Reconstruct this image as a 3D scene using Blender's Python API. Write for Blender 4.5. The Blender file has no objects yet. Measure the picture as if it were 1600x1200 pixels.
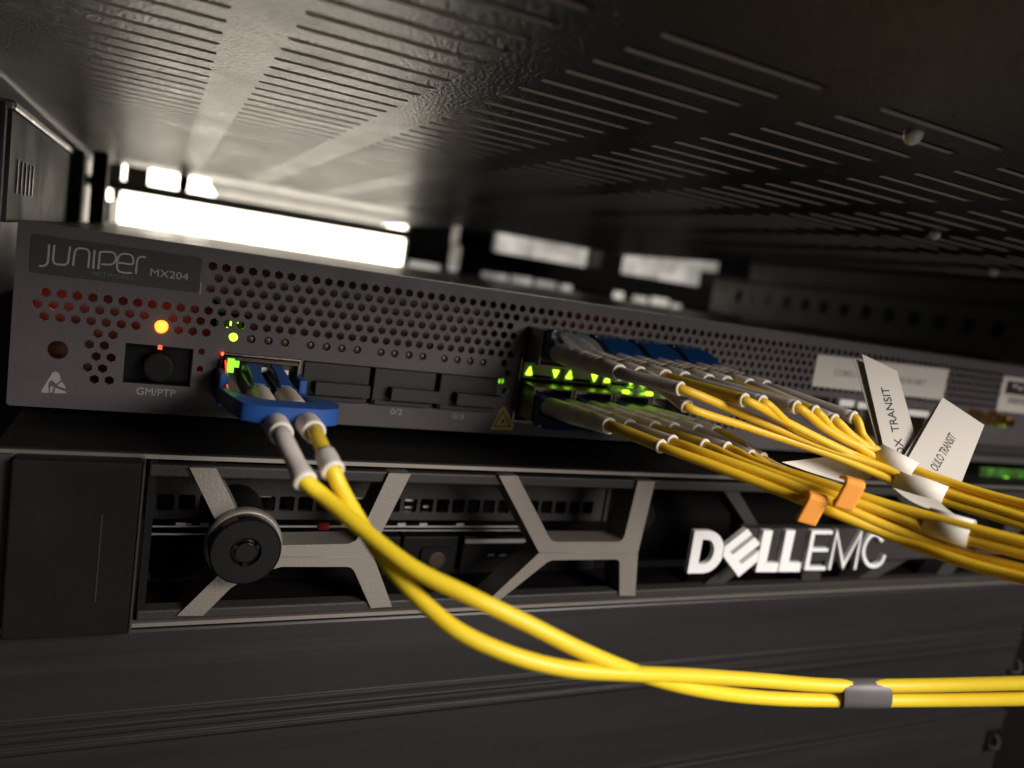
import bpy, bmesh, math, random
import numpy as np
from mathutils import Vector, Matrix, noise
random.seed(4)
S = 0.001                                   # everything below is written in millimetres
SC = bpy.context.scene
COL = SC.collection

# ------------------------------------------------------------------ camera
CP = np.array([29.6755, -210.537, 4.4131]); CE = (1.43214219, -0.153192085, -0.425297507); CF = 1192.876
cam_d = bpy.data.cameras.new('camera'); cam = bpy.data.objects.new('camera', cam_d); COL.objects.link(cam)
cam.location = CP * S; cam.rotation_euler = CE
cam_d.sensor_width = 36; cam_d.lens = 36 * CF / 1600
cam_d.clip_start = 0.002; cam_d.clip_end = 20
cam_d.dof.use_dof = True; cam_d.dof.focus_distance = 0.186; cam_d.dof.aperture_fstop = 9.5
SC.camera = cam
SC.render.resolution_x, SC.render.resolution_y = 1024, 768

# ------------------------------------------------------------------ world, exposure
w = bpy.data.worlds.new('World'); SC.world = w; w.use_nodes = True
w.node_tree.nodes['Background'].inputs[0].default_value = (0.9, 0.85, 0.8, 1)
w.node_tree.nodes['Background'].inputs[1].default_value = 0.006
SC.view_settings.view_transform = 'Standard'; SC.view_settings.look = 'None'
SC.view_settings.exposure = 0; SC.view_settings.gamma = 1
SC.view_settings.use_curve_mapping = False
try:
    SC.cycles.sample_clamp_indirect = 3; SC.cycles.max_bounces = 8
except Exception: pass

def area(name, loc, target, size, power, color, sy=None):
    l = bpy.data.lights.new(name, 'AREA'); l.energy = power; l.color = color; l.size = size * S
    if sy: l.shape = 'RECTANGLE'; l.size_y = sy * S
    o = bpy.data.objects.new(name, l); COL.objects.link(o); o.location = Vector(loc) * S
    o.rotation_euler = (Vector(target) - Vector(loc)).to_track_quat('-Z', 'Y').to_euler(); return o
area('aisle_light', (400, -590, 222), (210, 0, -60), 300, 6.0, (1.0, 0.935, 0.875), 240)
area('aisle_light_low', (500, -1300, -450), (150, 0, -60), 800, 2.0, (1.0, 0.92, 0.86))

# ------------------------------------------------------------------ helpers
def rot(a, b, c):
    ca, sa, cb, sb, cc, sc = math.cos(a), math.sin(a), math.cos(b), math.sin(b), math.cos(c), math.sin(c)
    return np.array([[cc, -sc, 0], [sc, cc, 0], [0, 0, 1]]) @ np.array([[cb, 0, sb], [0, 1, 0], [-sb, 0, cb]]) @ np.array([[1, 0, 0], [0, ca, -sa], [0, sa, ca]])
RM = rot(*CE)
def ray(u, v): return RM @ np.array([(u - 800) / CF, -(v - 600) / CF, -1.0])
def on(u, v, ax, val):                      # the point of the plane (axis = value) seen at u, v
    d = ray(u, v); t = (val - CP[ax]) / d[ax]; return Vector(CP + t * d)
def at(u, v, dep): return Vector(CP + dep * ray(u, v))
def xz(pts, y, s=1, ox=0, oy=0):
    r = []
    for a, b in pts:
        q = on(ox + a / s, oy + b / s, 1, y); r.append((q.x, q.z))
    return r
def V(*a): return Vector(a)

def base(o):
    v = Vector((0, 0, 0))
    while o is not None: v += o.location; o = o.parent
    return v
def tag(o, label=None, cat=None, group=None, kind=None):
    if label: o['label'] = label
    if cat: o['category'] = cat
    if group: o['group'] = group
    if kind: o['kind'] = kind
    return o
def thing(name, loc, label, cat, group=None):
    o = bpy.data.objects.new(name, None); o.empty_display_size = 0.01; COL.objects.link(o); o.location = Vector(loc) * S
    return tag(o, label, cat, group)
def link(name, me, m, parent=None, bevel=0, smooth=False, seg=2, label=None):
    """mesh in world mm -> one object under parent"""
    b = base(parent)
    me.transform(Matrix.Translation(-b) @ Matrix.Scale(S, 4))
    if m is not None:
        me.materials.clear(); me.materials.append(m)
    o = bpy.data.objects.new(name, me); COL.objects.link(o); o.parent = parent
    if bevel:
        md = o.modifiers.new('Bevel', 'BEVEL'); md.width = bevel * S; md.segments = seg; md.limit_method = 'ANGLE'; md.angle_limit = math.radians(40)
    if smooth:
        for p in me.polygons: p.use_smooth = True
    if label: o['label'] = label
    return o
def fin(name, bm, m, parent=None, **k):
    bmesh.ops.recalc_face_normals(bm, faces=bm.faces)
    me = bpy.data.meshes.new(name); bm.to_mesh(me); bm.free(); return link(name, me, m, parent, **k)
def box(bm, x0, x1, y0, y1, z0, z1):
    vs = [bm.verts.new((x, y, z)) for x in (x0, x1) for y in (y0, y1) for z in (z0, z1)]
    for f in ((0, 1, 3, 2), (4, 6, 7, 5), (0, 4, 5, 1), (2, 3, 7, 6), (0, 2, 6, 4), (1, 5, 7, 3)): bm.faces.new([vs[i] for i in f])
    return vs
def bx(name, dims, m, parent=None, **k):
    bm = bmesh.new(); box(bm, *dims); return fin(name, bm, m, parent, **k)
def bxs(name, L, m, parent=None, **k):
    bm = bmesh.new()
    for d in L: box(bm, *d)
    return fin(name, bm, m, parent, **k)
def lathe(bm, prof, c, ax, n=32, cap=True):
    """prof: (distance along ax, radius)"""
    ax = Vector(ax).normalized(); u = ax.orthogonal().normalized(); v = ax.cross(u); c = Vector(c); rings = []
    for d, r in prof:
        rings.append([bm.verts.new(c + ax * d + u * (r * math.cos(2 * math.pi * i / n)) + v * (r * math.sin(2 * math.pi * i / n))) for i in range(n)])
    for a, b in zip(rings, rings[1:]):
        for i in range(n): bm.faces.new((a[i], a[(i + 1) % n], b[(i + 1) % n], b[i]))
    if cap: bm.faces.new(rings[0]); bm.faces.new(rings[-1])
def smooth_pts(P, n=8):
    P = [Vector(p) for p in P]; Q = [P[0] * 2 - P[1]] + P + [P[-1] * 2 - P[-2]]; out = []
    for i in range(1, len(Q) - 2):
        p0, p1, p2, p3 = Q[i - 1:i + 3]
        t0 = 0; t1 = t0 + max(1e-6, (p1 - p0).length) ** .5; t2 = t1 + max(1e-6, (p2 - p1).length) ** .5; t3 = t2 + max(1e-6, (p3 - p2).length) ** .5
        for k in range(n):
            t = t1 + (t2 - t1) * k / n
            A1 = p0 * ((t1 - t) / (t1 - t0)) + p1 * ((t - t0) / (t1 - t0)); A2 = p1 * ((t2 - t) / (t2 - t1)) + p2 * ((t - t1) / (t2 - t1)); A3 = p2 * ((t3 - t) / (t3 - t2)) + p3 * ((t - t2) / (t3 - t2))
            B1 = A1 * ((t2 - t) / (t2 - t0)) + A2 * ((t - t0) / (t2 - t0)); B2 = A2 * ((t3 - t) / (t3 - t1)) + A3 * ((t - t1) / (t3 - t1))
            out.append(B1 * ((t2 - t) / (t2 - t1)) + B2 * ((t - t1) / (t2 - t1)))
    out.append(P[-1]); return out
def tube(bm, P, r, n=14, cap=True):
    """r: number or list of radii along P"""
    P = [Vector(p) for p in P]; rr = r if isinstance(r, (list, tuple)) else [r] * len(P)
    t = (P[1] - P[0]).normalized(); u = t.orthogonal().normalized(); rings = []
    for i, p in enumerate(P):
        t = (P[min(i + 1, len(P) - 1)] - P[max(i - 1, 0)]).normalized()
        u = (u - t * u.dot(t)).normalized(); v = t.cross(u)
        rings.append([bm.verts.new(p + u * (rr[i] * math.cos(2 * math.pi * k / n)) + v * (rr[i] * math.sin(2 * math.pi * k / n))) for k in range(n)])
    for a, b in zip(rings, rings[1:]):
        for i in range(n): bm.faces.new((a[i], a[(i + 1) % n], b[(i + 1) % n], b[i]))
    if cap: bm.faces.new(rings[0]); bm.faces.new(rings[-1])
def fill_mesh(polys, th):
    """flat filled outline with holes in local XY, solid from z=-th/2 to th/2"""
    cu = bpy.data.curves.new('c', 'CURVE'); cu.dimensions = '2D'; cu.fill_mode = 'BOTH'; cu.extrude = th / 2
    for P in polys:
        s = cu.splines.new('POLY'); s.points.add(len(P) - 1); s.use_cyclic_u = True
        for i, (a, b) in enumerate(P): s.points[i].co = (a, b, 0, 1)
    o = bpy.data.objects.new('c', cu); me = bpy.data.meshes.new_from_object(o)
    bpy.data.objects.remove(o); bpy.data.curves.remove(cu); return me
XZ = lambda y: Matrix(((1, 0, 0, 0), (0, 0, -1, y), (0, 1, 0, 0), (0, 0, 0, 1)))      # local x,y,z -> world x,z,-y
def plate(name, polys, y0, y1, m, parent=None, **k):
    me = fill_mesh(polys, abs(y1 - y0)); me.transform(XZ((y0 + y1) / 2)); return link(name, me, m, parent, **k)
def frame_mat(o, ux, uy):
    ux = Vector(ux).normalized(); uy = (Vector(uy) - ux * Vector(uy).dot(ux)).normalized(); uz = ux.cross(uy)
    return Matrix(((ux.x, uy.x, uz.x, o[0]), (ux.y, uy.y, uz.y, o[1]), (ux.z, uy.z, uz.z, o[2]), (0, 0, 0, 1)))
def text(name, body, o, ux, uy, size, m, parent=None, th=0.06, width=None, shear=0, off=0, align='LEFT', **k):
    cu = bpy.data.curves.new('t', 'FONT'); cu.body = body; cu.size = size; cu.extrude = th / 2; cu.shear = shear; cu.offset = off; cu.align_x = align
    cu.resolution_u = 4
    ob = bpy.data.objects.new('t', cu); me = bpy.data.meshes.new_from_object(ob); bpy.data.objects.remove(ob); bpy.data.curves.remove(cu)
    if width:
        xs = [v.co.x for v in me.vertices]; me.transform(Matrix.Scale(width / (max(xs) - min(xs)), 4, (1, 0, 0)))
    me.transform(frame_mat(o, ux, uy)); return link(name, me, m, parent, **k)
def ribbon(P, wd):
    """outline polygon of a mitred stroke, 2D"""
    P = [Vector(p) for p in P]; L = []; Rr = []
    for i, p in enumerate(P):
        d0 = (p - P[i - 1]).normalized() if i else None; d1 = (P[i + 1] - p).normalized() if i < len(P) - 1 else None
        if d0 is None: n = Vector((-d1.y, d1.x)); s = 1
        elif d1 is None: n = Vector((-d0.y, d0.x)); s = 1
        else:
            n = (Vector((-d0.y, d0.x)) + Vector((-d1.y, d1.x))); n.normalize(); s = min(2.2, 1 / max(.3, n.dot(Vector((-d0.y, d0.x)))))
        L.append(tuple(p + n * (wd / 2 * s))); Rr.append(tuple(p - n * (wd / 2 * s)))
    return L + Rr[::-1]
def ngon(x, z, r, n, a0=0, sx=1): return [(x + sx * r * math.cos(a0 + 2 * math.pi * i / n), z + r * math.sin(a0 + 2 * math.pi * i / n)) for i in range(n)]
def rrect(x0, x1, z0, z1, r, n=4):
    o = []
    for cx, cz, a in ((x1 - r, z1 - r, 0), (x0 + r, z1 - r, 90), (x0 + r, z0 + r, 180), (x1 - r, z0 + r, 270)):
        for i in range(n + 1):
            t = math.radians(a + 90 * i / n); o.append((cx + r * math.cos(t), cz + r * math.sin(t)))
    return o
def copy_tree(o, parent=None):
    c = o.copy(); COL.objects.link(c); c.parent = parent
    for ch in list(o.children): copy_tree(ch, c)
    return c

# ------------------------------------------------------------------ materials
def mat(name, col, rough=.5, metal=0, bump=0, bscale=800, var=0, vscale=60, stretch=(1, 1, 1), trans=0, sss=0, rvar=.08, coat=0, spec=.5, emit=None, es=0, dust=0, alpha=1, btype='noise', ior=1.45, bdist=0.0002):
    m = bpy.data.materials.new(name); m.use_nodes = True; nt = m.node_tree; N = nt.nodes; Lk = nt.links; b = N['Principled BSDF']
    b.inputs['Base Color'].default_value = (*col, 1); b.inputs['Roughness'].default_value = rough; b.inputs['Metallic'].default_value = metal
    b.inputs['Transmission Weight'].default_value = trans; b.inputs['Coat Weight'].default_value = coat; b.inputs['Specular IOR Level'].default_value = spec; b.inputs['IOR'].default_value = ior
    if sss: b.inputs['Subsurface Weight'].default_value = sss; b.inputs['Subsurface Radius'].default_value = (1, .8, .6); b.inputs['Subsurface Scale'].default_value = 0.003
    if emit: b.inputs['Emission Color'].default_value = (*emit, 1); b.inputs['Emission Strength'].default_value = es
    tc = N.new('ShaderNodeTexCoord'); mp = N.new('ShaderNodeMapping'); Lk.new(tc.outputs['Object'], mp.inputs[0]); mp.inputs['Scale'].default_value = stretch
    if var or dust or rvar:
        n1 = N.new('ShaderNodeTexNoise'); n1.inputs['Scale'].default_value = vscale; n1.inputs['Detail'].default_value = 6; n1.inputs['Roughness'].default_value = .65; Lk.new(mp.outputs[0], n1.inputs[0])
        mr = N.new('ShaderNodeMapRange'); mr.inputs['From Min'].default_value = .3; mr.inputs['From Max'].default_value = .7
        mr.inputs['To Min'].default_value = max(.02, rough - rvar); mr.inputs['To Max'].default_value = min(1, rough + rvar); Lk.new(n1.outputs[0], mr.inputs[0]); Lk.new(mr.outputs[0], b.inputs['Roughness'])
    if var:
        mx = N.new('ShaderNodeMix'); mx.data_type = 'RGBA'; mx.inputs[6].default_value = (*[c * (1 - var) for c in col], 1); mx.inputs[7].default_value = (*[min(1, c * (1 + var)) for c in col], 1)
        Lk.new(n1.outputs[0], mx.inputs[0]); src = mx.outputs[2]
        if dust:
            n3 = N.new('ShaderNodeTexNoise'); n3.inputs['Scale'].default_value = vscale * .35; n3.inputs['Detail'].default_value = 9; n3.inputs['Roughness'].default_value = .75; Lk.new(mp.outputs[0], n3.inputs[0])
            r3 = N.new('ShaderNodeMapRange'); r3.inputs['From Min'].default_value = .5; r3.inputs['From Max'].default_value = .75; r3.inputs['To Max'].default_value = dust; Lk.new(n3.outputs[0], r3.inputs[0])
            m2 = N.new('ShaderNodeMix'); m2.data_type = 'RGBA'; Lk.new(r3.outputs[0], m2.inputs[0]); Lk.new(src, m2.inputs[6]); m2.inputs[7].default_value = (.3, .27, .24, 1); src = m2.outputs[2]
        Lk.new(src, b.inputs['Base Color'])
    if bump:
        if btype == 'voronoi':
            n2 = N.new('ShaderNodeTexVoronoi'); n2.feature = 'SMOOTH_F1'; n2.inputs['Scale'].default_value = bscale
        else:
            n2 = N.new('ShaderNodeTexNoise'); n2.inputs['Scale'].default_value = bscale; n2.inputs['Detail'].default_value = 3
        Lk.new(mp.outputs[0], n2.inputs[0])
        bp = N.new('ShaderNodeBump'); bp.inputs['Strength'].default_value = bump; bp.inputs['Distance'].default_value = bdist; Lk.new(n2.outputs[0], bp.inputs['Height']); Lk.new(bp.outputs[0], b.inputs['Normal'])
    return m
M = dict(
 face=mat('painted_steel_grey', (.077, .068, .071), .55, bump=.4, bscale=1400, var=.12, vscale=90, dust=.08),
 lid=mat('galvanised_lid', (.17, .155, .14), .33, .6, bump=.1, bscale=500, var=.15, vscale=25),
 labelplate=mat('dark_label_plate', (.028, .027, .028), .55),
 print=mat('light_grey_print', (.3, .29, .29), .7),
 printdim=mat('dim_grey_print', (.1, .095, .095), .7),
 powder=mat('black_powder_coat', (.0042, .0038, .0042), .3, bump=1.0, bscale=1000, var=.2, vscale=40, rvar=.04, bdist=.0007, ior=1.9),
 black=mat('black_plastic', (.009, .0085, .008), .55, spec=.15, bump=.2, bscale=1200, var=.3),
 blacksteel=mat('black_steel', (.014, .0135, .013), .5, spec=.35, bump=.2, bscale=900, var=.25, vscale=60, dust=.12),
 gloss=mat('gloss_black_plastic', (.007, .0065, .0065), .22, spec=.16, rvar=.05, var=.2),
 bezeldark=mat('bezel_dark_grey', (.034, .031, .029), .5, bump=.6, spec=.3, bscale=1300, var=.1),
 strut=mat('bezel_satin_taupe', (.28, .252, .222), .42, .5, bump=.35, bscale=1800, var=.06, rvar=.04),
 edge=mat('bezel_satin_edge', (.3, .275, .25), .35, .7, rvar=.04, var=.05, vscale=100),
 panel=mat('dusty_black_panel', (.017, .016, .0165), .38, bump=.2, bscale=240, var=.2, vscale=22, stretch=(.1, 1, 2.4), dust=.07, rvar=.12),
 white=mat('white_plastic', (.82, .82, .8), .35, coat=.2),
 letterside=mat('white_letter', (.86, .87, .86), .3, var=.03, vscale=200, emit=None),
 paper=mat('white_label_paper', (.52, .485, .44), .75, bump=.15, bscale=600, var=.03, vscale=40, sss=.0),
 tape=mat('cream_label_tape', (.86, .8, .7), .5, bump=.1, bscale=300, var=.03, sss=.1),
 ink=mat('black_ink', (.015, .015, .015), .6),
 blurink=mat('grey_ink', (.16, .155, .14), .7),
 fibre=mat('yellow_fibre_jacket', (.93, .67, .03), .42, bump=.12, bscale=700, var=.07, vscale=120, sss=.12),
 fibre_shaded=mat('shaded_fibre_jacket', (.87, .545, .03), .42, bump=.12, bscale=700, var=.09, vscale=120, sss=.15),  # darker amber copy of fibre: shade on the stacked cords put into colour
 boot=mat('translucent_boot', (.8, .71, .6), .42, bump=.15, bscale=500, var=.06, vscale=120, sss=.35),
 rim=mat('boot_rim', (.8, .74, .64), .4, sss=.3),
 sleevey=mat('amber_sleeve', (.66, .45, .04), .38, sss=.25, var=.06),
 sleeveg=mat('grey_sleeve', (.55, .5, .47), .38, sss=.35, var=.06),
 blue=mat('blue_connector', (.004, .036, .12), .22, coat=.3, rvar=.06, var=.15, vscale=200),
 bluetab=mat('blue_pull_tab', (.02, .085, .32), .45, rvar=.06, bump=.1, var=.08, vscale=100, sss=.05),
 navy=mat('navy_connector', (.008, .03, .09), .35, var=.2),
 cover=mat('port_blank_plastic', (.026, .024, .023), .42, bump=.25, bscale=1400, spec=.35),
 clear=mat('clear_plastic', (.85, .85, .82), .08, trans=.85, rvar=.05),
 metal=mat('nickel_cage', (.36, .3, .25), .32, 1, var=.15, vscale=90, rvar=.1),
 metaldark=mat('dark_nickel', (.16, .13, .11), .35, 1, var=.2),
 cream=mat('cage_web', (.42, .4, .32), .5, var=.08),
 gold=mat('gold_connector', (.6, .36, .12), .3, 1),
 orange=mat('orange_clip', (.95, .36, .05), .42, bump=.1, bscale=500, var=.05, vscale=90, sss=.15),
 heat=mat('grey_heat_shrink', (.11, .1, .105), .42, bump=.2, bscale=400, var=.1),
 silver=mat('silver_rail', (.42, .41, .4), .38, .85, var=.1, rvar=.1),
 yellowlab=mat('warning_yellow', (.5, .4, .1), .6),
 backing=mat('mottled_backing', (.15, .085, .07), .6, var=.95, vscale=230),
 dark=mat('dark_interior', (.006, .005, .005), .9, spec=.05),
 red=mat('red_lamp', (.5, .03, .01), .4, emit=(1, .06, .02), es=6),
 redw=mat('red_fabric_tag', (.4, .02, .02), .6),
 amber=mat('amber_lamp', (1, .3, .05), .4, emit=(1, .2, .02), es=4),
 green=mat('green_lamp', (.3, 1, .05), .4, emit=(.4, 1, .02), es=4.5),
 greenlow=mat('green_lamp_dim', (.2, .6, .05), .4, emit=(.3, 1, .03), es=1.2),
 lamp=mat('light_diffuser', (1, .97, .88), .5, emit=(1, .9, .74), es=7.5),
 glowdim=mat('uneven_dim_glow', (1, .97, .88), .5, emit=(1, .95, .88), es=.75),
)
for kk, sc_ in (('glowdim', 22), ('greenhaze_', 0)):
    if kk in M:
        nt = M[kk].node_tree; b = nt.nodes['Principled BSDF']; tc = nt.nodes.new('ShaderNodeTexCoord'); n = nt.nodes.new('ShaderNodeTexNoise'); n.inputs['Scale'].default_value = sc_; n.inputs['Detail'].default_value = 2
        r = nt.nodes.new('ShaderNodeMapRange'); r.inputs['From Min'].default_value = .38; r.inputs['From Max'].default_value = .62; r.inputs['To Min'].default_value = .12; r.inputs['To Max'].default_value = .42
        nt.links.new(tc.outputs['Object'], n.inputs[0]); nt.links.new(n.outputs[0], r.inputs[0]); nt.links.new(r.outputs[0], b.inputs['Emission Strength'])
# noise in the dim glow above imitates a cluttered bright area behind the rack
def lamp_pt(name, loc, power, col, r=1.0):
    l = bpy.data.lights.new(name, 'POINT'); l.energy = power; l.color = col; l.shadow_soft_size = r * S
    o = bpy.data.objects.new(name, l); COL.objects.link(o); o.location = Vector(loc) * S; return o

# ================================================================== ROOM BEHIND, RACK
wall = bx('rear_wall', (-700, 2400, 2300, 2330, -900, 1500), mat('dark_rear_wall', (.03, .029, .028), .8), None); tag(wall, kind='structure')

def light_panel(loc, label, x0, x1, y, z0, z1, m=None, yaw=0):
    t = thing('aisle_light_panel', loc, label, 'light', 'light panels behind the rack')
    bx('diffuser', (x0, x1, y, y + 3, z0, z1), m or M['lamp'], t)
    bxs('frame', [(x0 - 6, x1 + 6, y + 4, y + 24, z0 - 6, z1 + 6)], M['silver'], t, bevel=1)
    return t
light_panel((170, 900, -10), 'large bright white light panel seen through the gap above the router lid', -22, 351, 900, -40, 112)
light_panel((700, 1050, 60), 'smaller dim light panel, its glow broken up to suggest clutter, seen right of the big panel behind black gear', on(775, 395, 1, 1050).x, on(1119, 428, 1, 1050).x, 1050, 40, 150, M['glowdim'])

rack = thing('equipment_rack', (-12, 0, -200), 'black steel equipment rack with front post at the left and slotted side rails', 'rack')
M['bluegrey'] = mat('blue_grey_rail', (.03, .031, .034), .6, var=.3, spec=.3)
bxs('post', [(-16, -2.6, -10.5, -7.5, -200, 24.6), (-16, -13.6, -7.5, 40, -200, 24.6)], M['bluegrey'], rack, bevel=.5, label='grey steel front post at the far left edge')
bxs('post', [(-60, -22, 740, 744, -200, 120), (-26, -22, 744, 790, -200, 120)], M['blacksteel'], rack, bevel=.5)
M['bluegrey'] = mat('blue_grey_rail', (.03, .031, .034), .6, var=.3, spec=.3)
# slide-rail angle beside the router
bx('side_rail', (-4.6, -3.2, 2, 128, -1, 24.2), M['bluegrey'], rack)
bx('rail_flange', (-7, -2.6, 2, 128, 24.4, 26.6), M['silver'], rack, bevel=.7)
bm = bmesh.new()
for i in range(5): box(bm, -3.2, -2.95, 12 + i * 6, 13.6 + i * 6, 6, 14)
fin('rail_slot', bm, mat('dull_slot_edge', (.05, .045, .045), .5, .3), rack)
bx('pillar', (-6, .6, 130, 136, -2, 27), M['bluegrey'], rack, bevel=1.8, seg=4)
bx('pillar', (on(141, 290, 1, 210).x, on(166, 290, 1, 210).x, 210, 222, -2, 33), M['black'], rack, bevel=1.2)
bxs('side_wall', [(-40, -37, 5, 720, -40, 130)], M['blacksteel'], rack)
# right slotted rail running back
X = 452
zz0, zz1 = 2.0, 29.0
holes = []
for k in range(13):
    y = 60 + k * 17.8; holes.append([(y, 13.0), (y + 7.5, 13.0), (y + 7.5, 21.5), (y, 21.5)])
me = fill_mesh([[(-5, zz0), (310, zz0), (310, zz1), (-5, zz1)]] + holes, 1.6)
me.transform(Matrix(((0, 0, 1, X), (1, 0, 0, 0), (0, 1, 0, 0), (0, 0, 0, 1)))); link('side_rail', me, M['blacksteel'], rack, label='black side rail with a row of square holes at the right')
bxs('rail_flange', [(X - 9, X + .8, -5, 310, zz1, zz1 + 1.4)], M['bluegrey'], rack, bevel=.4)
bxs('side_wall', [(X + 26, X + 29, -5, 300, -40, 130)], M['blacksteel'], rack)
bxs('post', [(X + 2, X + 26, 30, 32, -200, 24), (X + 2, X + 4, 32, 60, -200, 24)], mat('brown_grey_post', (.16, .12, .1), .45, .4), rack, bevel=.5)
# cross bars and power gear at the back, in front of the lights
bxs('cross_bar', [(-30, 240, 505, 517, 24.6, 33.6)], M['silver'], rack, bevel=1)
bxs('cross_bar', [(-6, 14, 604, 610, 36.5, 80), (-16, -8, 604, 610, 20, 80)], M['metaldark'], rack, bevel=1)
def bg(name, u0, v0, u1, v1, Y, m, parent, dy=6, **k):
    a = on(u0, v0, 1, Y); b = on(u1, v1, 1, Y); return bx(name, (min(a.x, b.x), max(a.x, b.x), Y, Y + dy, min(a.z, b.z), max(a.z, b.z)), m, parent, **k)
pdu = thing('rear_power_strip', (420, 640, -30), 'black power strip with glowing blocks for light through its gaps, standing behind the router on the right', 'power strip')
# X runs fall to the right in the picture, so each box is given by its left end at top and bottom
def run(name, u, vt, vb, u2, Y, m, parent, dy=10, **k):
    a = on(u, vt, 1, Y); b = on(u, vb, 1, Y); x1 = on(u2, vb + .17 * (u2 - u), 1, Y).x
    return bx(name, (a.x, x1, Y, Y + dy, b.z, a.z), m, parent, **k)
run('housing', 722, 384, 424, 1122, 640, M['black'], pdu, 40, bevel=2)
run('housing', 722, 340, 384, 770, 660, M['black'], pdu, 30, bevel=2)
run('housing', 944, 380, 425, 971, 640, M['black'], pdu, 40, bevel=2)
run('housing', 1122, 425, 490, 1400, 640, M['black'], pdu, 40, bevel=2)
random.seed(9)
for u, v, wd, hh in ((753, 424, 40, 9), (800, 430, 30, 12), (838, 437, 30, 9), (876, 444, 16, 8), (960, 455, 13, 12), (990, 462, 20, 11), (1018, 464, 26, 12), (1050, 474, 12, 10), (640, 407, 46, 11), (703, 413, 10, 10)):
    run('gap_glow', u, v, v + hh, u + wd, 639, M['glowdim'], pdu, .8)  # glowing blocks stand for light coming through gaps in the dark gear
hang = thing('hanging_cable_stub', (44, 520, 44), 'short dark cable stub hanging under the rear edge of the upper device', 'cable')
bm = bmesh.new(); tube(bm, smooth_pts([(42, 520, 60), (42.5, 521, 44), (42, 520, 36), (40, 522, 30)], 4), [4.5] * 9 + [3.2] * 4); fin('cable', bm, M['black'], hang, smooth=True)
box_l = thing('rear_bracket', (-30, 560, 20), 'small black bracket at the back left beside the light panel', 'bracket')
bxs('plate', [(-38, -25, 460, 466, -20, 60)], M['black'], box_l, bevel=1)
for i, (x, z, r) in enumerate(((-5, 24, 4.0), (-3.2, 30.5, 4.2))):
    d = at(*((170, 303) if i == 0 else (180, 290)), 760)
    bm = bmesh.new(); bmesh.ops.create_uvsphere(bm, u_segments=16, v_segments=10, radius=5.5, matrix=Matrix.Translation(d)); o = fin('pilot_lamp', bm, M['lamp'], box_l, smooth=True)

# ================================================================== UPPER DEVICE (ceiling of the picture)
up = thing('upper_rack_device', (200, 0, 44.5), 'black textured device above the router with rows of vent slots in its underside', 'rack device')
Hc = 44.5; th = .65
starts = [3.6, 49.0, 96.2, 145.0, 195.0, 245.5, 296, 347, 398]; L = [34, 34.6, 34.8, 35.4, 36, 36, 36, 36, 36]
slots = []
for gi, (x, l) in enumerate(zip(starts, L)):
    for k in range(49):
        y = -105.4 + 10.45 * k
        if y > 405: break
        h = 1.45
        slots.append([(x + .9, y - h), (x + l - .9, y - h), (x + l - .2, y - h * .6), (x + l, y), (x + l - .2, y + h * .6), (x + l - .9, y + h), (x + .9, y + h), (x + .2, y + h * .6), (x, y), (x + .2, y - h * .6)])
me = fill_mesh([[(-22, -172), (462, -172), (462, 478), (-22, 478)]] + slots, th)
me.transform(Matrix.Translation((0, 0, Hc + th / 2))); bp_ = link('bottom_plate', me, M['powder'], up)
bp_.data.materials.append(mat('cut_steel_edge', (.5, .43, .37), .55))
for f in bp_.data.polygons:
    if abs(f.normal.z) < .5: f.material_index = 1
me = fill_mesh([[(62, 478.3), (282, 478.3), (282, 850), (88, 850), (62, 520)]], 1.0); me.transform(Matrix.Translation((0, 0, Hc + .5))); link('rear_plate', me, M['blacksteel'], up)
bxs('body', [(-22, 462, -170, 476, Hc + 9, Hc + 44)], M['dark'], up)
bxs('front_lip', [(-22, 462, -176, -172.2, Hc - .3, Hc + 44)], M['blacksteel'], up, bevel=.4)
bxs('side_flange', [(-22.4, -20.6, -172, 470, Hc - 2.2, Hc - .1), (-38, -23, -60, 470, Hc - .6, Hc + .6)], M['powder'], up, bevel=.3)
for q in ((1424, 222), (1460, 373), (1552, 430)):
    c = on(*q, 2, Hc - 2.0); bm = bmesh.new(); lathe(bm, [(0, 1.9), (1.2, 1.8), (2.2, 1.2), (2.6, .4)], (c.x, c.y, Hc), (0, 0, -1), 16); fin('screw', bm, M['white'], up, smooth=True, label='pale rounded screw end poking out of the underside')

# ================================================================== ROUTER
ro = thing('network_router', (215, 0, -43.7), 'slim grey router with honeycomb perforated front and lit ports', 'router')
PX, PZ = 3.27, 2.865
hol = []
def hexh(x, z): hol.append(ngon(x, z, 1.17, 6, math.pi / 6))
for r in range(12):
    z = -4.4 - PZ * r
    x0 = 5.9 if r % 2 == 0 else 4.3
    for k in range(0, 131):
        x = x0 + PX * k; ok = False
        if r <= 1: ok = x > 40.5 and x < 428
        elif r <= 3: ok = (40.5 < x < 129.5) or (193 < x < 428)
        elif r == 4: ok = (x < 129.5) or (193 < x < 428)
        elif r == 5: ok = ((x < 129.5) and not (29 < x < 33)) or (193 < x < 428)
        elif r == 6: ok = (x < 26.5) or (34.5 < x < 42.5) or (126.5 < x < 129.5) or (192 < x < 232)
        elif r <= 11:
            ok = 15 < x < 22
            if r in (10, 11): ok = ok or 192 < x < 236
            if r in (7, 8, 9): ok = ok or (125.4 < x < 129)
        if x > 364 and r < 6 and x < 402: ok = False
        if ok: hexh(x, z)
circ = [48.5, 53.0, 57.4, 61.7, 68.5, 72.8, 77.0, 81.4, 88.2, 92.2, 96.5, 100.7, 107.4, 111.5, 115.7, 119.9]
hol.append(ngon(31.3, -21.3, 1.75, 20)); hol.append(ngon(9.2, -29.4, 2.25, 28))
for c in circ: hol.append(ngon(c, -22.05, 1.12, 16))
hol.append(ngon(41.2, -26.6, .85, 12)); hol.append(ngon(41.2, -31.2, .85, 12))
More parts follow.
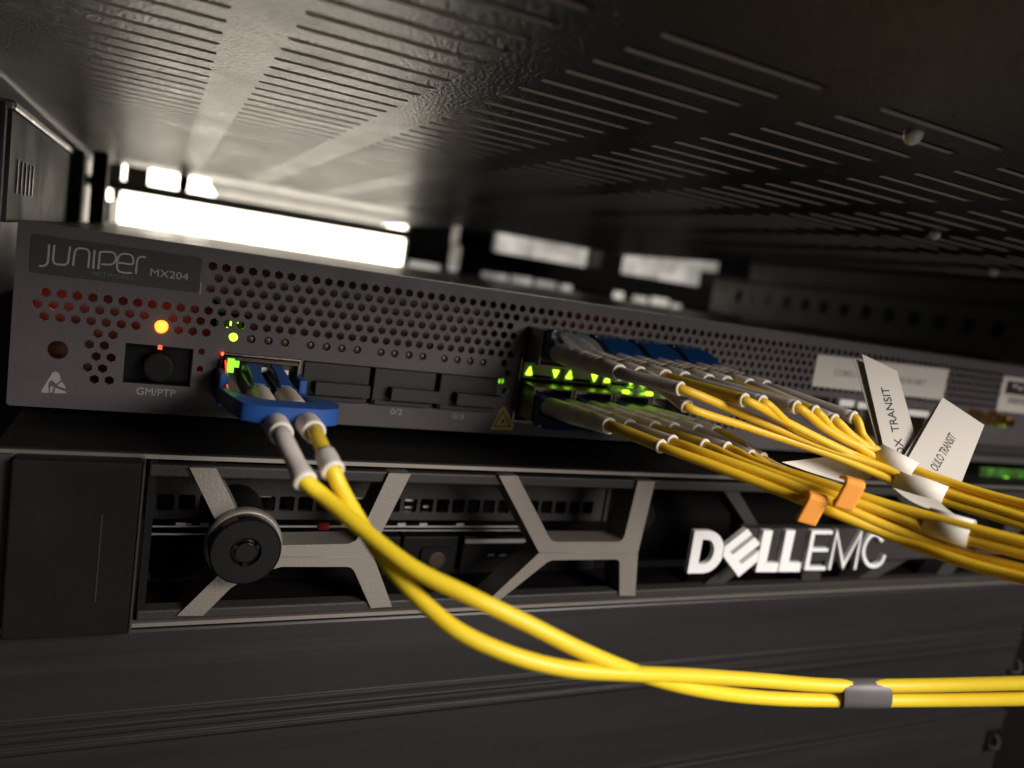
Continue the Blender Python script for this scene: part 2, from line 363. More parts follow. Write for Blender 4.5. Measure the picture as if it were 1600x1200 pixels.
hol.append([(23.7, -36.1), (39.3, -36.1), (39.3, -26.1), (23.7, -26.1)])                       # clock jack
hol.append([(45.9, -39.0), (66.5, -39.0), (66.5, -26.2), (45.9, -26.2)])                       # first wide port
hol.append([(67.1, -37.2), (125.3, -37.2), (125.3, -26.4), (67.1, -26.4)])
hol.append([(132.6, -38.9), (190.4, -38.9), (190.4, -10.6), (132.6, -10.6)])
jx = [(255.5, 264.5, -32, -21.5), (267.5, 281.5, -34.5, -22.0), (284.5, 298.5, -36, -22.0), (302.5, 320, -36, -22.5)]
for a, b, c, d in jx: hol.append([(a, c), (b, c), (b, d), (a, d)])
plate('faceplate', [rrect(-.6, 439, -43.7, 0, .8)] + hol, 0, 1.2, M['face'], ro)
bx('lid', (-.4, 438.8, 1.25, 475, -1.3, -.12), M['lid'], ro, bevel=.25)
bx('lid_seam', (0, 438.6, 5.0, 5.5, -.12, .1), M['edge'], ro)
bxs('chassis', [(-.4, .8, 1.25, 475, -43.5, -1.35), (437.6, 438.8, 1.25, 475, -43.5, -1.35), (.8, 437.6, 473.5, 475, -43.5, -1.35), (.8, 437.6, 1.25, 473.4, -43.6, -42.5)], M['blacksteel'], ro)
bx('glow_backing', (2, 436, 13, 14.5, -42, -2), M['backing'], ro)  # unseen backing plane added to catch the red glow behind the holes
for d in ((43.6, 44.2, 2, 13, -42, -14), (44.3, 52.4, 2, 13, -17.6, -17.2), (51.6, 52.2, 2, 13, -26, -17.7), (130.6, 131.4, 2, 13, -42, -2), (191.6, 192.4, 2, 13, -42, -12)): bx('inner_partition', d, M['dark'], ro)
# inner lamps that glow through the perforations
for x, z in ((31, -24),):
    bm = bmesh.new(); box(bm, x - .8, x + .8, 9.5, 10.3, z - .5, z + .5); fin('red_indicator', bm, M['red'], ro)
lamp_pt('red_glow', (31, 5.5, -20), .00035, (1, .1, .04), .8); lamp_pt('red_glow', (7, 6, -18), .0005, (1, .12, .05), .8)
lamp_pt('red_glow', (163, 6, -5.5), .0003, (1, .06, .05), .8); lamp_pt('red_glow', (215, 6, -22), .0002, (1, .06, .07), .8); lamp_pt('red_glow', (200, 6, -34), .0002, (1, .06, .07), .8)
lamp_pt('red_glow', (41.2, 5.5, -29), .0002, (1, .25, .05), .5)
lamp_pt('green_glow', (48.2, 6.0, -19.3), .0001, (.3, 1, .02), .5); lamp_pt('green_glow', (127.5, 6, -30), .0001, (.3, 1, .02), .5)
bm = bmesh.new(); lathe(bm, [(0, 1.6), (1.2, 1.55), (1.7, 1.1)], (31.3, 2.0, -21.3), (0, -1, 0), 24); fin('indicator_light', bm, M['amber'], ro, smooth=True, label='glowing amber status light')
lamp_pt('amber_glow', (31.3, -2.2, -21.3), .00022, (1, .17, .02), .9)
bm = bmesh.new(); lathe(bm, [(0, 1.05), (1.2, 1.05), (1.5, .7)], (48.6, 1.6, -22.05), (0, -1, 0), 20); fin('indicator_light', bm, M['green'], ro, smooth=True, label='glowing green port light')
for x, z in ((48.4, -18.75), (46.8, -20.4)): 
    pass
for x, z in ((48.5, -18.75), (47.0, -20.5), (48.9, -17.9)):
    bm = bmesh.new(); box(bm, x - .9, x + .7, 2.6, 3.2, z - .6, z + .55); fin('light_pipe', bm, M['green'], ro)
bm = bmesh.new()
for c in circ[1:]: lathe(bm, [(0, 1.08), (.5, .9), (.8, .4)], (c, 1.35, -22.05), (0, -1, 0), 14)
fin('port_light_lens', bm, mat('smoky_lens', (.08, .06, .04), .25), ro, smooth=True)
# small lit light pipe pieces
for x, z in ((127.0, -27.4), (128.9, -27.4), (126.4, -30.1)):
    bm = bmesh.new(); box(bm, x - .5, x + .5, 2.5, 3, z - .9, z + .9); fin('light_pipe', bm, M['greenlow'], ro)
# label plate and its writing
lp = plate('label_plate', [rrect(2.3, 39.2, -11.6, -2.6, .8)], -.22, -.02, M['labelplate'], ro)
me = fill_mesh([[(39.35, -11.9), (39.6, -11.9), (39.6, -8.9), (39.35, -8.9)]], .06); me.transform(XZ(-.05)); link('label_edge', me, M['print'], ro)
jp = {'j': [(210, 125), (206, 200), (200, 265), (192, 295), (172, 312), (148, 318), (120, 317)],
      'u': [(258, 130), (250, 200), (246, 262), (256, 290), (280, 302), (315, 305), (348, 306), (368, 298), (380, 275), (388, 215), (397, 145)],
      'n': [(424, 316), (432, 240), (440, 195), (452, 170), (480, 160), (520, 163), (552, 172), (568, 200), (566, 260), (558, 335)],
      'i': [(616, 176), (610, 250), (603, 342)],
      'e': [(820, 288), (880, 294), (955, 300), (962, 262), (950, 228), (920, 213), (880, 209), (845, 218), (824, 250), (817, 300), (820, 345), (840, 368), (880, 378), (950, 380)],
      'r': [(985, 388), (990, 320), (998, 268), (1010, 245), (1035, 236), (1075, 241)]}
pl = []
for kx, P in jp.items():
    Q = smooth_pts([Vector((a, b, 0)) for a, b in xz(P, -.3, 5.714, 40, 360)], 4) if kx != 'i' else [Vector((a, b, 0)) for a, b in xz(P, -.3, 5.714, 40, 360)]
    pl.append(ribbon([(q.x, q.y) for q in Q], .42))
pout = smooth_pts([Vector((a, b, 0)) for a, b in xz([(658, 190), (740, 190), (780, 203), (797, 240), (785, 283), (755, 302), (664, 299)], -.3, 5.714, 40, 360)], 3)
stem = xz([(649, 346), (666, 188)], -.3, 5.714, 40, 360)
pl.append(ribbon(stem, .42)); pl.append(ribbon([(q.x + .25, q.y) for q in pout], .42))
for i, P in enumerate(pl): plate('lettering', [P], -.31 - .004 * i, -.235 - .004 * i, M['printdim'] if False else M['print'], ro)
def ftext(name, s, u, v, h, m, width=None, sc=1, ox=0, oy=0, y=-.24, **k):
    q = on(ox + u / sc, oy + v / sc, 1, y); return text(name, s, (q.x, y, q.z), (1, 0, 0), (0, 0, 1), h, m, ro, width=width, **k)
ftext('lettering', 'MX204', 1102, 403, 2.6, M['print'], 8.7, 5.714, 40, 360, y=-.28)
ftext('lettering', 'NETWORKS', 590, 400, 1.55, M['printdim'], 9.0, 5.714, 40, 360, y=-.28)
ftext('lettering', 'GM/PTP', 212, 616, 2.6, M['print'], 9.0, y=-.05)
ftext('lettering', '0/2', 609, 647, 2.4, M['print'], 3.6, y=-.05)
ftext('lettering', '0/3', 706, 654, 2.4, M['print'], 3.6, y=-.05)
# static warning mark: triangle with a hand crossed out
q = xz([(221, 970), (283, 862), (300, 858), (318, 872), (352, 938), (354, 974)], -.05, 3.4275, 0, 330)
tri = [[(221, 962), (250, 915), (283, 862), (300, 858), (318, 872), (326, 905), (300, 925), (278, 903), (262, 915), (258, 930), (262, 972), (225, 972)],
       [(330, 912), (352, 942), (348, 950), (306, 934)], [(268, 940), (288, 938), (278, 972), (268, 972)], [(296, 944), (354, 968), (354, 975), (288, 974)]]
for P in tri: plate('static_mark', [xz(P, -.05, 3.4275, 0, 330)], -.08, -.02, M['print'], ro)
# laser warning sticker
wl = bpy.data.objects.new('warning_sticker', None)
T = [(766, 671), (784, 636), (789, 636), (803, 664), (801, 672)]
plate('warning_sticker', [xz(T, -.05)], -.10, -.02, M['yellowlab'], ro, label='small yellow triangular laser warning sticker')
inn = xz([(771, 667), (786, 640), (799, 667)], -.12); inn2 = xz([(774, 665.3), (786, 644), (796, 665.3)], -.12)
plate('warning_border', [inn, inn2], -.13, -.105, M['ink'], ro)
c = xz([(785.5, 658)], -.12)[0]; star = []
for i in range(24):
    rr = .95 if i % 2 == 0 else .35; a = 2 * math.pi * i / 24; star.append((c[0] + rr * math.cos(a), c[1] + rr * math.sin(a)))
plate('warning_symbol', [star], -.13, -.105, M['ink'], ro)
# clock jack with round plug
bxs('clock_jack', [(23.8, 39.2, 3, 4, -36, -26.2), (23.8, 39.2, -.1, 3, -26.4, -26.15), (23.7, 24, -.1, 3, -36, -26.4), (39, 39.3, -.1, 3, -36, -26.4), (23.8, 39.2, -.1, 3, -36.1, -35.8)], M['gloss'], ro, label='black clock port with a round dark plug')
bm = bmesh.new(); lathe(bm, [(0, 3.8), (3.6, 3.8), (4.2, 3.5), (4.3, 2.9)], (31.5, 3, -31.6), (0, -1, 0), 36); fin('round_plug', bm, M['black'], ro, smooth=False, bevel=.1)
bm = bmesh.new(); box(bm, 30.9, 31.9, -.15, .3, -27.0, -25.9); fin('light_pipe', bm, mat('dim_amber_lamp', (.5, .1, .03), .5, emit=(1, .12, .03), es=1.2), ro)
# wide port shell and port blanks
bxs('port_shell', [(46.0, 66.4, -.6, 12, -26.75, -26.3), (46.0, 46.4, -.6, 12, -39, -26.75), (66.0, 66.4, -.6, 12, -39, -26.75), (46.4, 66.0, 11, 12, -39, -26.75)], M['metal'], ro, bevel=.1)
bm = bmesh.new(); box(bm, 45.9, 46.5, -.9, -.3, -26.9, -26.2); fin('light_pipe', bm, M['red'], ro)
for k, x in enumerate((67.3, 87.0, 106.9)):
    t = thing('port_dust_cover', (x + 9, 0, -37), ['black port blank directly right of the blue pull tab', 'middle black port blank above the 0/2 mark', 'black port blank above the 0/3 mark beside the warning triangle'][k], 'port blank', 'black blanks closing the unused wide ports')
    bx('cover', (x, x + 18.4, -.9, 6, -37.0, -26.6), M['cover'], t, bevel=.25)
    bx('grip_tab', (x + 4.6 if k else x + 3, x + 19.4 if k else x + 18.2, -4.2, -.95, -35.0, -31.4), M['cover'], t, bevel=.2)
    bx('lower_lip', (x + .6, x + 17.2, -1.6, -.95, -36.9, -35.6), M['cover'], t, bevel=.15)
# stacked small ports
cage = bxs('port_cage', [(131.9, 132.5, -1.0, 3, -39.4, -10.1), (190.5, 191.1, -1.0, 3, -39.4, -10.1), (132.5, 190.5, -1.0, 3, -10.5, -10.1), (132.5, 190.5, -1.0, 3, -39.4, -38.9)], M['metaldark'], ro, bevel=.1, label='metal cage holding eight small ports in two rows')
bx('cage_back', (132.6, 190.4, 10, 11, -38.9, -10.6), M['dark'], ro)
for k in range(4):
    xk = 133.0 + 14.25 * k
    bx('cage_web', (xk, xk + 13.4, -1.2, 6, -25.3, -20.6), M['cream'], ro, bevel=.15)
    bx('web_slot', (xk + 3.6, xk + 10, -1.5, -1.25, -25.0, -24.0), M['dark'], ro)
    for P in ([(xk + .9, -24.2), (xk + 3.1, -24.2), (xk + 2.2, -21.6)], [(xk + 10.2, -22.0), (xk + 12.4, -22.0), (xk + 11.4, -24.4)]):
        plate('port_light', [P], -1.4, -1.22, M['green'], ro, label='small glowing green triangular port light')
    for zz in (-15.5, -33.5): bx('cage_divider', (xk + 13.45, xk + 14.2, -.8, 9, zz - 4.8, zz + 4.8), M['metaldark'], ro)
lamp_pt('green_glow', (141, -9, -22.6), .00005, (.45, 1, .03), .8); lamp_pt('green_glow', (160, -15, -23), .00008, (.45, 1, .03), .8); lamp_pt('green_glow', (176, -18, -23), .00007, (.45, 1, .03), .8)
# right hand jacks
for (a, b, c, d), m in zip(jx, ('silver', 'metaldark', 'metaldark', 'metaldark')):
    bxs('jack', [(a, b, -.7, 9, d - .5, d), (a, b, -.7, 9, c, c + .5), (a, a + .5, -.7, 9, c + .5, d - .5), (b - .5, b, -.7, 9, c + .5, d - .5), (a, b, 9, 10, c, d)], M['metal'], ro)
for d in [(266.5, 274.5, -3.5, -.8, -24.6, -21.8), (276.5, 282.5, -3.5, -.8, -24.8, -22.2), (305, 318, -3.5, -.8, -25.8, -23.2)]: bx('white_plug', d, M['white'], ro, bevel=.5)
for k in range(4):
    x = 349 + k * 6.5; bm = bmesh.new(); lathe(bm, [(0, 2.6), (1, 2.6), (1.01, 2.0), (6, 2.0), (6.01, 1.0), (2, 1.0)], (x, -.05, -22.8 - (k % 2) * 1.6), (0, -1, 0), 18); fin('coaxial_jack', bm, M['gold'], ro, smooth=False)
lamp_pt('green_glow', (370, -2, -27.5), .00006, (.3, 1, .03), .4)
bm = bmesh.new(); box(bm, 367, 372.5, -.5, -.05, -26.4, -25.6); fin('indicator_light', bm, M['greenlow'], ro)
# stickers on the face
st = plate('name_sticker', [xz([(1278, 554), (1483, 577), (1473, 625), (1268, 603)], -.3)], -.36, -.06, M['paper'], ro, label='white name sticker on the perforated front')
q = on(1302, 586, 1, -.4); text('lettering', 'CORE1-', (q.x, -.45, q.z), (1, 0, 0), (0, 0, 1), 3.4, M['blurink'], ro, width=12)
q = on(1398, 597, 1, -.4); text('lettering', 'NSUK.NET', (q.x, -.45, q.z), (1, 0, 0), (0, 0, 1), 3.4, M['blurink'], ro, width=18)
plate('asset_sticker', [rrect(364.5, 402, -20.3, -4.9, 1.2)], -.36, -.06, M['paper'], ro, label='white asset sticker with a black heading at the right end')
plate('sticker_heading', [[(367.6, -12.4), (400, -12.4), (400, -6.6), (367.6, -6.6)]], -.45, -.37, M['ink'], ro)
bars = []; x = 371
for k in range(22):
    wd = random.choice((.35, .6, .9)); bars.append([(x, -16.6), (x + wd, -16.6), (x + wd, -13.6), (x, -13.6)]); x += wd + random.choice((.4, .6))
plate('sticker_barcode', bars, -.45, -.37, M['blurink'], ro)
text('lettering', 'PROPERTY', (372, -.52, -9.0), (1, 0, 0), (0, 0, 1), 2.0, M['paper'], ro) if False else None
bxs('sticker_line', [(372 + 4 * k, 375 + 4 * k, -.5, -.46, -9.0 - .9 * (k % 2), -8.0 - .9 * (k % 2)) for k in range(6)], M['paper'], ro)

# ================================================================== SERVER BELOW WITH ITS BEZEL
sv = thing('rack_server', (240, -25, -90.2), 'black server with open grey strut bezel and a big white badge, under the router', 'server')
YB = -25.0
ztop, zbot = -47.5, -89.6
plate('bezel_frame', [[(1.2, zbot), (474, zbot), (474, ztop), (1.2, ztop)], [(22.5, zbot + 1.0), (472.8, zbot + 1.0), (472.8, ztop - 1.0), (22.5, ztop - 1.0)]], YB, YB + 2, M['edge'], sv, bevel=.3)
bxs('bezel_shell', [(31, 473, YB + 2.1, -1, ztop - 1.2, ztop - .1)], M['black'], sv)
bxs('bezel_shell', [(31, 473, YB + 2.1, -1, zbot + .1, zbot + 1.0)], M['dark'], sv)
bx('bezel_top', (1.2, 474, YB + .9, 300, ztop + .004, ztop + .35), M['black'], sv)
# dark inner ledges that the struts stand on
bxs('bezel_ledge', [(31.3, 472.7, YB + 1.4, YB + 5, -53.2, -50.2), (31.3, 472.7, YB + 1.0, YB + 5.5, zbot + 1.05, -86.0)], M['bezeldark'], sv, bevel=.5)
bxs('bezel_side', [(31.3, 33, YB + 2, -2, zbot + 1.2, ztop - 1.2)], M['black'], sv)
YS = YB + .2
Sc, Oy = 2.2857, 680
A = [(677, 115), (772, 118), (857, 290), (890, 330), (1010, 393), (1245, 388), (1272, 376), (1288, 350), (1390, 135), (1468, 138), (1337, 400), (1337, 440), (1400, 612), (1325, 618), (1265, 485), (1255, 474), (1240, 470), (1005, 470), (900, 500), (825, 545), (725, 645), (632, 645), (765, 515), (800, 480), (800, 380), (785, 335)]
plate('strut', [xz(A, YS, Sc, 0, Oy)], YS, YS + 9, M['strut'], sv, bevel=.25)
B = [(575, 75), (668, 75), (825, 380), (838, 398), (858, 405), (1170, 405), (1190, 396), (1203, 375), (1270, 101), (1356, 103), (1270, 460), (1256, 675), (1178, 675), (1178, 508), (1172, 497), (1158, 493), (840, 497), (815, 508), (570, 704), (515, 704), (590, 634), (776, 460)]
plate('strut', [xz(B, YS, 3.2, 600, 720)], YS, YS + 9, M['strut'], sv, bevel=.25)
# ridge along the fold of each strut
def wpx(P, y=YS): return xz(P, y)
ridge = mat('strut_shade', (.3, .275, .245), .42, .5, var=.05)
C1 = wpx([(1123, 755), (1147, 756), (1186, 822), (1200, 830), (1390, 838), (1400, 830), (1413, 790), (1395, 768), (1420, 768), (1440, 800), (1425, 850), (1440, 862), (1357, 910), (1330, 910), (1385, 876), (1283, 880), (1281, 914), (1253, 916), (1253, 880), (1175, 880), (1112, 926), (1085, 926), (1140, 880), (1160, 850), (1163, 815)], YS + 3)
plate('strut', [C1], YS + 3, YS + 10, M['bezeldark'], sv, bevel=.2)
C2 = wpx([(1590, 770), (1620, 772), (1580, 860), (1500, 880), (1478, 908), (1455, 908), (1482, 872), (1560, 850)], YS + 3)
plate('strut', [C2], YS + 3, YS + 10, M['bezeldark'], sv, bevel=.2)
# highlights on the folded front edges, built as thin pale strips
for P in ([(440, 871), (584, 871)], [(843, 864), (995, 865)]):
    q = xz(P, YS - .1); plate('fold_highlight', [ribbon(q, .16)], YS - .22, YS - .02, M['edge'], sv)
# lock
lc = on(384, 863, 1, -31.5)
bm = bmesh.new(); lathe(bm, [(0, 9.0), (2.2, 9.0), (2.8, 8.6)], (lc.x, -24.9, lc.z), (0, -1, 0), 56); fin('lock_collar', bm, M['strut'], sv, bevel=.2)
bm = bmesh.new(); lathe(bm, [(0, 7.0), (24, 7.0)], (lc.x, -.5, lc.z), (0, -1, 0), 40); fin('lock_barrel', bm, M['black'], sv)
bm = bmesh.new(); lathe(bm, [(0, 8.2), (3.3, 8.2), (3.8, 7.8), (3.8, 3.5), (2.6, 3.2), (2.6, 2.5), (4.1, 2.4), (4.1, 0.01)], (lc.x, -27.7, lc.z), (0, -1, 0), 64, cap=False)
lock = fin('lock', bm, M['gloss'], sv, bevel=.12, label='round black key lock')
bm = bmesh.new()
for a in (90, 210, 330):
    m4 = Matrix.Translation((lc.x, -31.6, lc.z)) @ Matrix.Rotation(math.radians(a), 4, 'Y') @ Matrix.Translation((2.9, 0, 0)); vs = box(bm, -.45, .45, -.3, .2, -.5, .5)
    bmesh.ops.transform(bm, matrix=m4, verts=vs)
fin('key_notch', bm, M['black'], lock)
# left end cap
bx('end_cap', (5.3, 29.9, -30, -20, -88.6, -48.3), M['black'], sv, bevel=.4, label='plain black end cap left of the lock')
bx('cap_edge', (29.92, 30.5, -30.4, -18, -88.7, -48.5), M['bezeldark'], sv, bevel=.2)
bx('cap_line', (22.6, 22.85, -30.25, -30.02, -80.5, -60), M['bezeldark'], sv)
bx('end_cap_side', (1.4, 5.2, -26, -20, -88.2, -48.3), M['bezeldark'], sv, bevel=.3)
# interior behind the bezel
bx('drive_front', (33, 470, 6, 40, -89, -51), M['dark'], sv)
sq = []
xx = 34.0
while xx < 166: sq.append(rrect(xx, xx + 4.1, -69.2, -64.9, .6, 3)); xx += 5.15
plate('vent_strip', [rrect(32, 170.8, -71.6, -60.2, .4)] + sq, -.8, 1.0, M['bezeldark'], sv)
bxs('vent_rib', [(171.2, 172.6, -1.5, 2, -71.6, -60.2), (32, 172, -2.2, 1, -60.0, -59.2)], M['bezeldark'], sv, bevel=.2)
random.seed(5)
bxs('shiny_bracket', [(x, x + 3.0, 1.6, 2.4, z, z + .6) for x, z in ((60, -66), (86, -66), (87, -68.6), (102, -66.5), (102.2, -68.8), (108, -68.5), (127, -65.5), (92, -65.4), (40, -74.2), (46, -74.2))] + [(x, x + 2.4, -1.5, -.8, -73.1, -72.4) for x in (39, 45, 83, 99.7, 106.5, 118.5, 139.5)], M['silver'], sv)
bxs('drive_edge', [(32, 61.5, -2.0, -1.2, -75.6, -75.1), (94, 145, -2.0, -1.4, -74.6, -74.35), (32, 140, -1.0, -.6, -73.8, -73.4)], M['silver'], sv)
bxs('red_latch', [(76.2, 79.2, -2.4, -1.2, -74.0, -72.2)], M['redw'], sv)
for k, (x0, x1) in enumerate(((96, 101), (101.8, 119.5), (121.2, 170))):
    db = bx('drive_bay', (x0, x1, -2.6, 4, -88.4, -76.2), M['black'], sv, bevel=.4)
    if k == 2: bx('drive_latch', (x0 + .3, 147, -3.2, -2.65, -78.2, -76.9), M['silver'], db); bxs('drive_indicator', [(130, 132.2, -2.9, -2.62, -82.6, -82.0), (134, 136.2, -2.9, -2.62, -82.7, -82.1)], M['edge'], db)
for (x0, x1) in ((34, 63), (64.5, 95)):
    db = bx('drive_bay', (x0, x1, -1.6, 4, -88.4, -77.2), M['dark'], sv, bevel=.4); bxs('drive_indicator', [(x0 + 8, x0 + 11, -1.9, -1.62, -80.2, -79.8), (x0 + 12, x0 + 14.5, -1.9, -1.62, -80.2, -79.8)], M['bezeldark'], db)
plate('power_button', [rrect(107.6, 118, -88.2, -79.4, 1.2)], -3.6, -2.65, M['black'], sv, bevel=.2)
pb = xz([(683, 876)], -3.9)[0]
bm = bmesh.new(); lathe(bm, [(0, 2.6), (.3, 2.6), (.35, 2.2), (.1, 2.1)], (pb[0], -3.6, pb[1]), (0, -1, 0), 32); fin('button_ring', bm, mat('copper_ring', (.09, .06, .05), .4, .5), sv)
bm = bmesh.new(); lathe(bm, [(0, 5.2), (.4, 5.2), (.5, 4.2), (.1, 4.0)], (187, -1.0, -70), (0, -1, 0), 32); fin('badge_wheel', bm, M['black'], sv)
bm = bmesh.new()
for k in range(3): bmesh.ops.create_uvsphere(bm, u_segments=10, v_segments=6, radius=.35, matrix=Matrix.Translation((184.5, -1.8, -68.5 - k * 1.5)))
fin('dot_lights', bm, M['bezeldark'], sv)
# white badge
lc4 = dict(s=4.706, ox=1060, oy=800)
YL = -28.4
def lz(P): return xz(P, YL, **lc4)
def arc(P, n=5): return [(q.x, q.y) for q in smooth_pts([Vector((a, b, 0)) for a, b in P], n)]
D = lz([(122, 138), (215, 138)] ) + arc(lz([(215, 138), (262, 146), (305, 178), (328, 225), (333, 285), (318, 345), (280, 400), (232, 436), (185, 450)])) [1:] + lz([(66, 452)])
Di = lz([(180, 203), (212, 203)]) + arc(lz([(212, 203), (240, 212), (258, 240), (264, 280), (252, 325), (228, 362), (195, 382)]))[1:] + lz([(145, 385)])
E1 = lz([(338, 250), (503, 120), (537, 162), (372, 290), (396, 312), (556, 184), (597, 232), (437, 358), (460, 380), (588, 282), (576, 360), (438, 474), (322, 318)])
L1 = lz([(627, 136), (694, 136), (645, 372), (736, 374), (724, 440), (566, 440)])
L2 = lz([(796, 136), (862, 136), (812, 370), (903, 372), (892, 440), (736, 440)])
E2 = lz([(983, 136), (1136, 138), (1132, 163), (1003, 163), (984, 266), (1102, 267), (1098, 291), (979, 291), (960, 400), (1082, 402), (1078, 427), (924, 427)])
Mm = ribbon(lz([(1110, 424), (1168, 146), (1212, 400), (1348, 148), (1298, 422)]), 1.15)
Cc = ribbon(arc(lz([(1500, 215), (1470, 172), (1425, 170), (1385, 215), (1362, 285), (1372, 350), (1405, 392), (1450, 398), (1490, 375), (1518, 318)])), 1.25)
for P, dy in (([D, Di], 0), ([E1], .35), ([L1], .15), ([L2], 0), ([E2], .1), ([Mm], 0), ([Cc], .1)):
    plate('badge_letter', P, YL - dy, YL + 1.7, M['letterside'], sv, bevel=.16)
bx('badge_plate', (xz([(1150, 870)], -24.6)[0][0], 318, -26.9, -22.4, -76.6, -64.6), M['bezeldark'], sv, bevel=.3)
M['greenhaze'] = mat('green_glow_patch', (.02, .05, .01), .6, emit=(.25, 1, .02), es=.09)
nt = M['greenhaze'].node_tree; b_ = nt.nodes['Principled BSDF']; n_ = nt.nodes.new('ShaderNodeTexNoise'); n_.inputs['Scale'].default_value = 160; r_ = nt.nodes.new('ShaderNodeMapRange'); r_.inputs['From Min'].default_value = .4; r_.inputs['From Max'].default_value = .65; r_.inputs['To Max'].default_value = .16
nt.links.new(nt.nodes.new('ShaderNodeTexCoord').outputs['Object'], n_.inputs[0]); nt.links.new(n_.outputs[0], r_.inputs[0]); nt.links.new(r_.outputs[0], b_.inputs['Emission Strength'])
a = on(1535, 731, 1, -12); b = on(1535, 752, 1, -12); bx('green_patch', (a.x, a.x + 45, -12, -11, max(b.z, -47.2), a.z), M['greenhaze'], sv)  # glowing box stands for a blurred green patch of light, source unknown
for u in (1545, 1568): c = on(u, 747, 1, -12.5); bx('green_patch', (c.x, c.x + 3, -13, -12.2, c.z - .5, c.z + .4), M['greenlow'], sv)
a = on(1440, 690, 1, -8); bx('grey_lip', (a.x, 440, -8, -4, a.z - 3.0, a.z), M['bezeldark'], sv, bevel=.3)

# ================================================================== BLANK PANELS UNDER THE SERVER
def profile_panel(name, label, prof, x0, x1, m, extra=None):
    t = thing(name, ((x0 + x1) / 2, -20, prof[-1][1]), label, 'blank panel', 'black blank panels under the server')
    bm = bmesh.new(); P = prof + [(-10, prof[-1][1]), (-10, prof[0][1])]
    a = [bm.verts.new((x0, y, z)) for y, z in P]; b = [bm.verts.new((x1, y, z)) for y, z in P]
    n = len(P)
    for i in range(n): bm.faces.new((a[i], a[(i + 1) % n], b[(i + 1) % n], b[i]))
    bm.faces.new(a); bm.faces.new(b)
    fin('panel', bm, m, t, bevel=.2); return t
p1 = [(-24.5, -90.3), (-24.8, -91), (-24.8, -110.8), (-25.4, -111.2), (-25.4, -112.2), (-24.6, -112.6), (-24.6, -114.2), (-25.6, -114.8), (-25.6, -116.0), (-24.7, -116.6), (-24.7, -117.8), (-25.3, -118.2), (-25.3, -119.3), (-24.7, -119.9), (-24.7, -149.2)]
t1 = profile_panel('blank_panel', 'dusty black blank panel with fine ridges directly under the server bezel', p1, -3, 380, M['panel'])
p2 = [(-24.2, -149.9), (-25.2, -150.4), (-25.2, -151.4), (-24.5, -152), (-24.5, -198), (-25, -199), (-25, -215)]
t2 = profile_panel('blank_panel', 'lower black blank panel at the bottom edge of the picture', p2, -3, 384, M['panel'])
for t, q in ((t1, (1583, 1040)), (t2, (1549, 1157))):
    c = on(*q, 1, -25.5)
    bm = bmesh.new(); tube(bm, smooth_pts([(c.x + 2.2, -25, c.z + 2.6), (c.x + 2.4, -27.2, c.z), (c.x + .6, -27.6, c.z - 2.4), (c.x - 2, -25.4, c.z - 2.2)], 5), .7, 10); fin('hook', bm, M['blacksteel'], t, smooth=True)
bx('recess', (on(1549, 1157, 1, -25).x - 4, on(1549, 1157, 1, -25).x + 5, -25.25, -24.6, on(1549, 1157, 1, -25).z - 5, on(1549, 1157, 1, -25).z + 5), M['dark'], t2)
side = bx('side_cover', (381.5, 470, -18, -12, -215, -91), M['dark'], rack)

# ================================================================== TRANSCEIVERS AND PATCH CORDS
ordn = ['first', 'second', 'third', 'fourth']
def transceiver(xc, up_, label):
    s = 1 if up_ else -1; z0 = -14.7 if up_ else -31.6
    Z = lambda a, b: (min(z0 + s * a, z0 + s * b), max(z0 + s * a, z0 + s * b))
    t = thing('optical_transceiver', (xc, 0, z0), label, 'transceiver', 'small optical transceivers in the stacked ports')
    bm = bmesh.new(); w2 = 6.7
    for d in ((xc - w2, xc + w2, -10.8, 8, *Z(4.9, 5.35)), (xc - w2, xc + w2, -10.8, 8, *Z(-5.35, -4.9)), (xc - w2, xc - w2 + .45, -10.8, 8, *Z(-4.9, 4.9)), (xc + w2 - .45, xc + w2, -10.8, 8, *Z(-4.9, 4.9)), (xc - 6.2, xc + 6.2, -2, -1, *Z(-4.9, 4.9))): box(bm, *d)
    fin('shell', bm, M['metal'], t, bevel=.12)
    bm = bmesh.new(); a, b = Z(5.4, 6.1); box(bm, xc - 5.8, xc + 5.8, -15, -11, a, b)
    a, b = Z(-3, 5.4); box(bm, xc - 6.1, xc - 5.2, -14.5, -8.6, a, b); box(bm, xc + 5.2, xc + 6.1, -14.5, -8.6, a, b)
    fin('bail_latch', bm, M['blue'], t, bevel=.2)
    return t
def fibre_cord(name, pth, r, parent, m=None, n=10, label=None):
    bm = bmesh.new(); tube(bm, smooth_pts(pth, n), r, 14); return fin(name, bm, m or M['fibre_shaded'], parent, smooth=True, label=label)
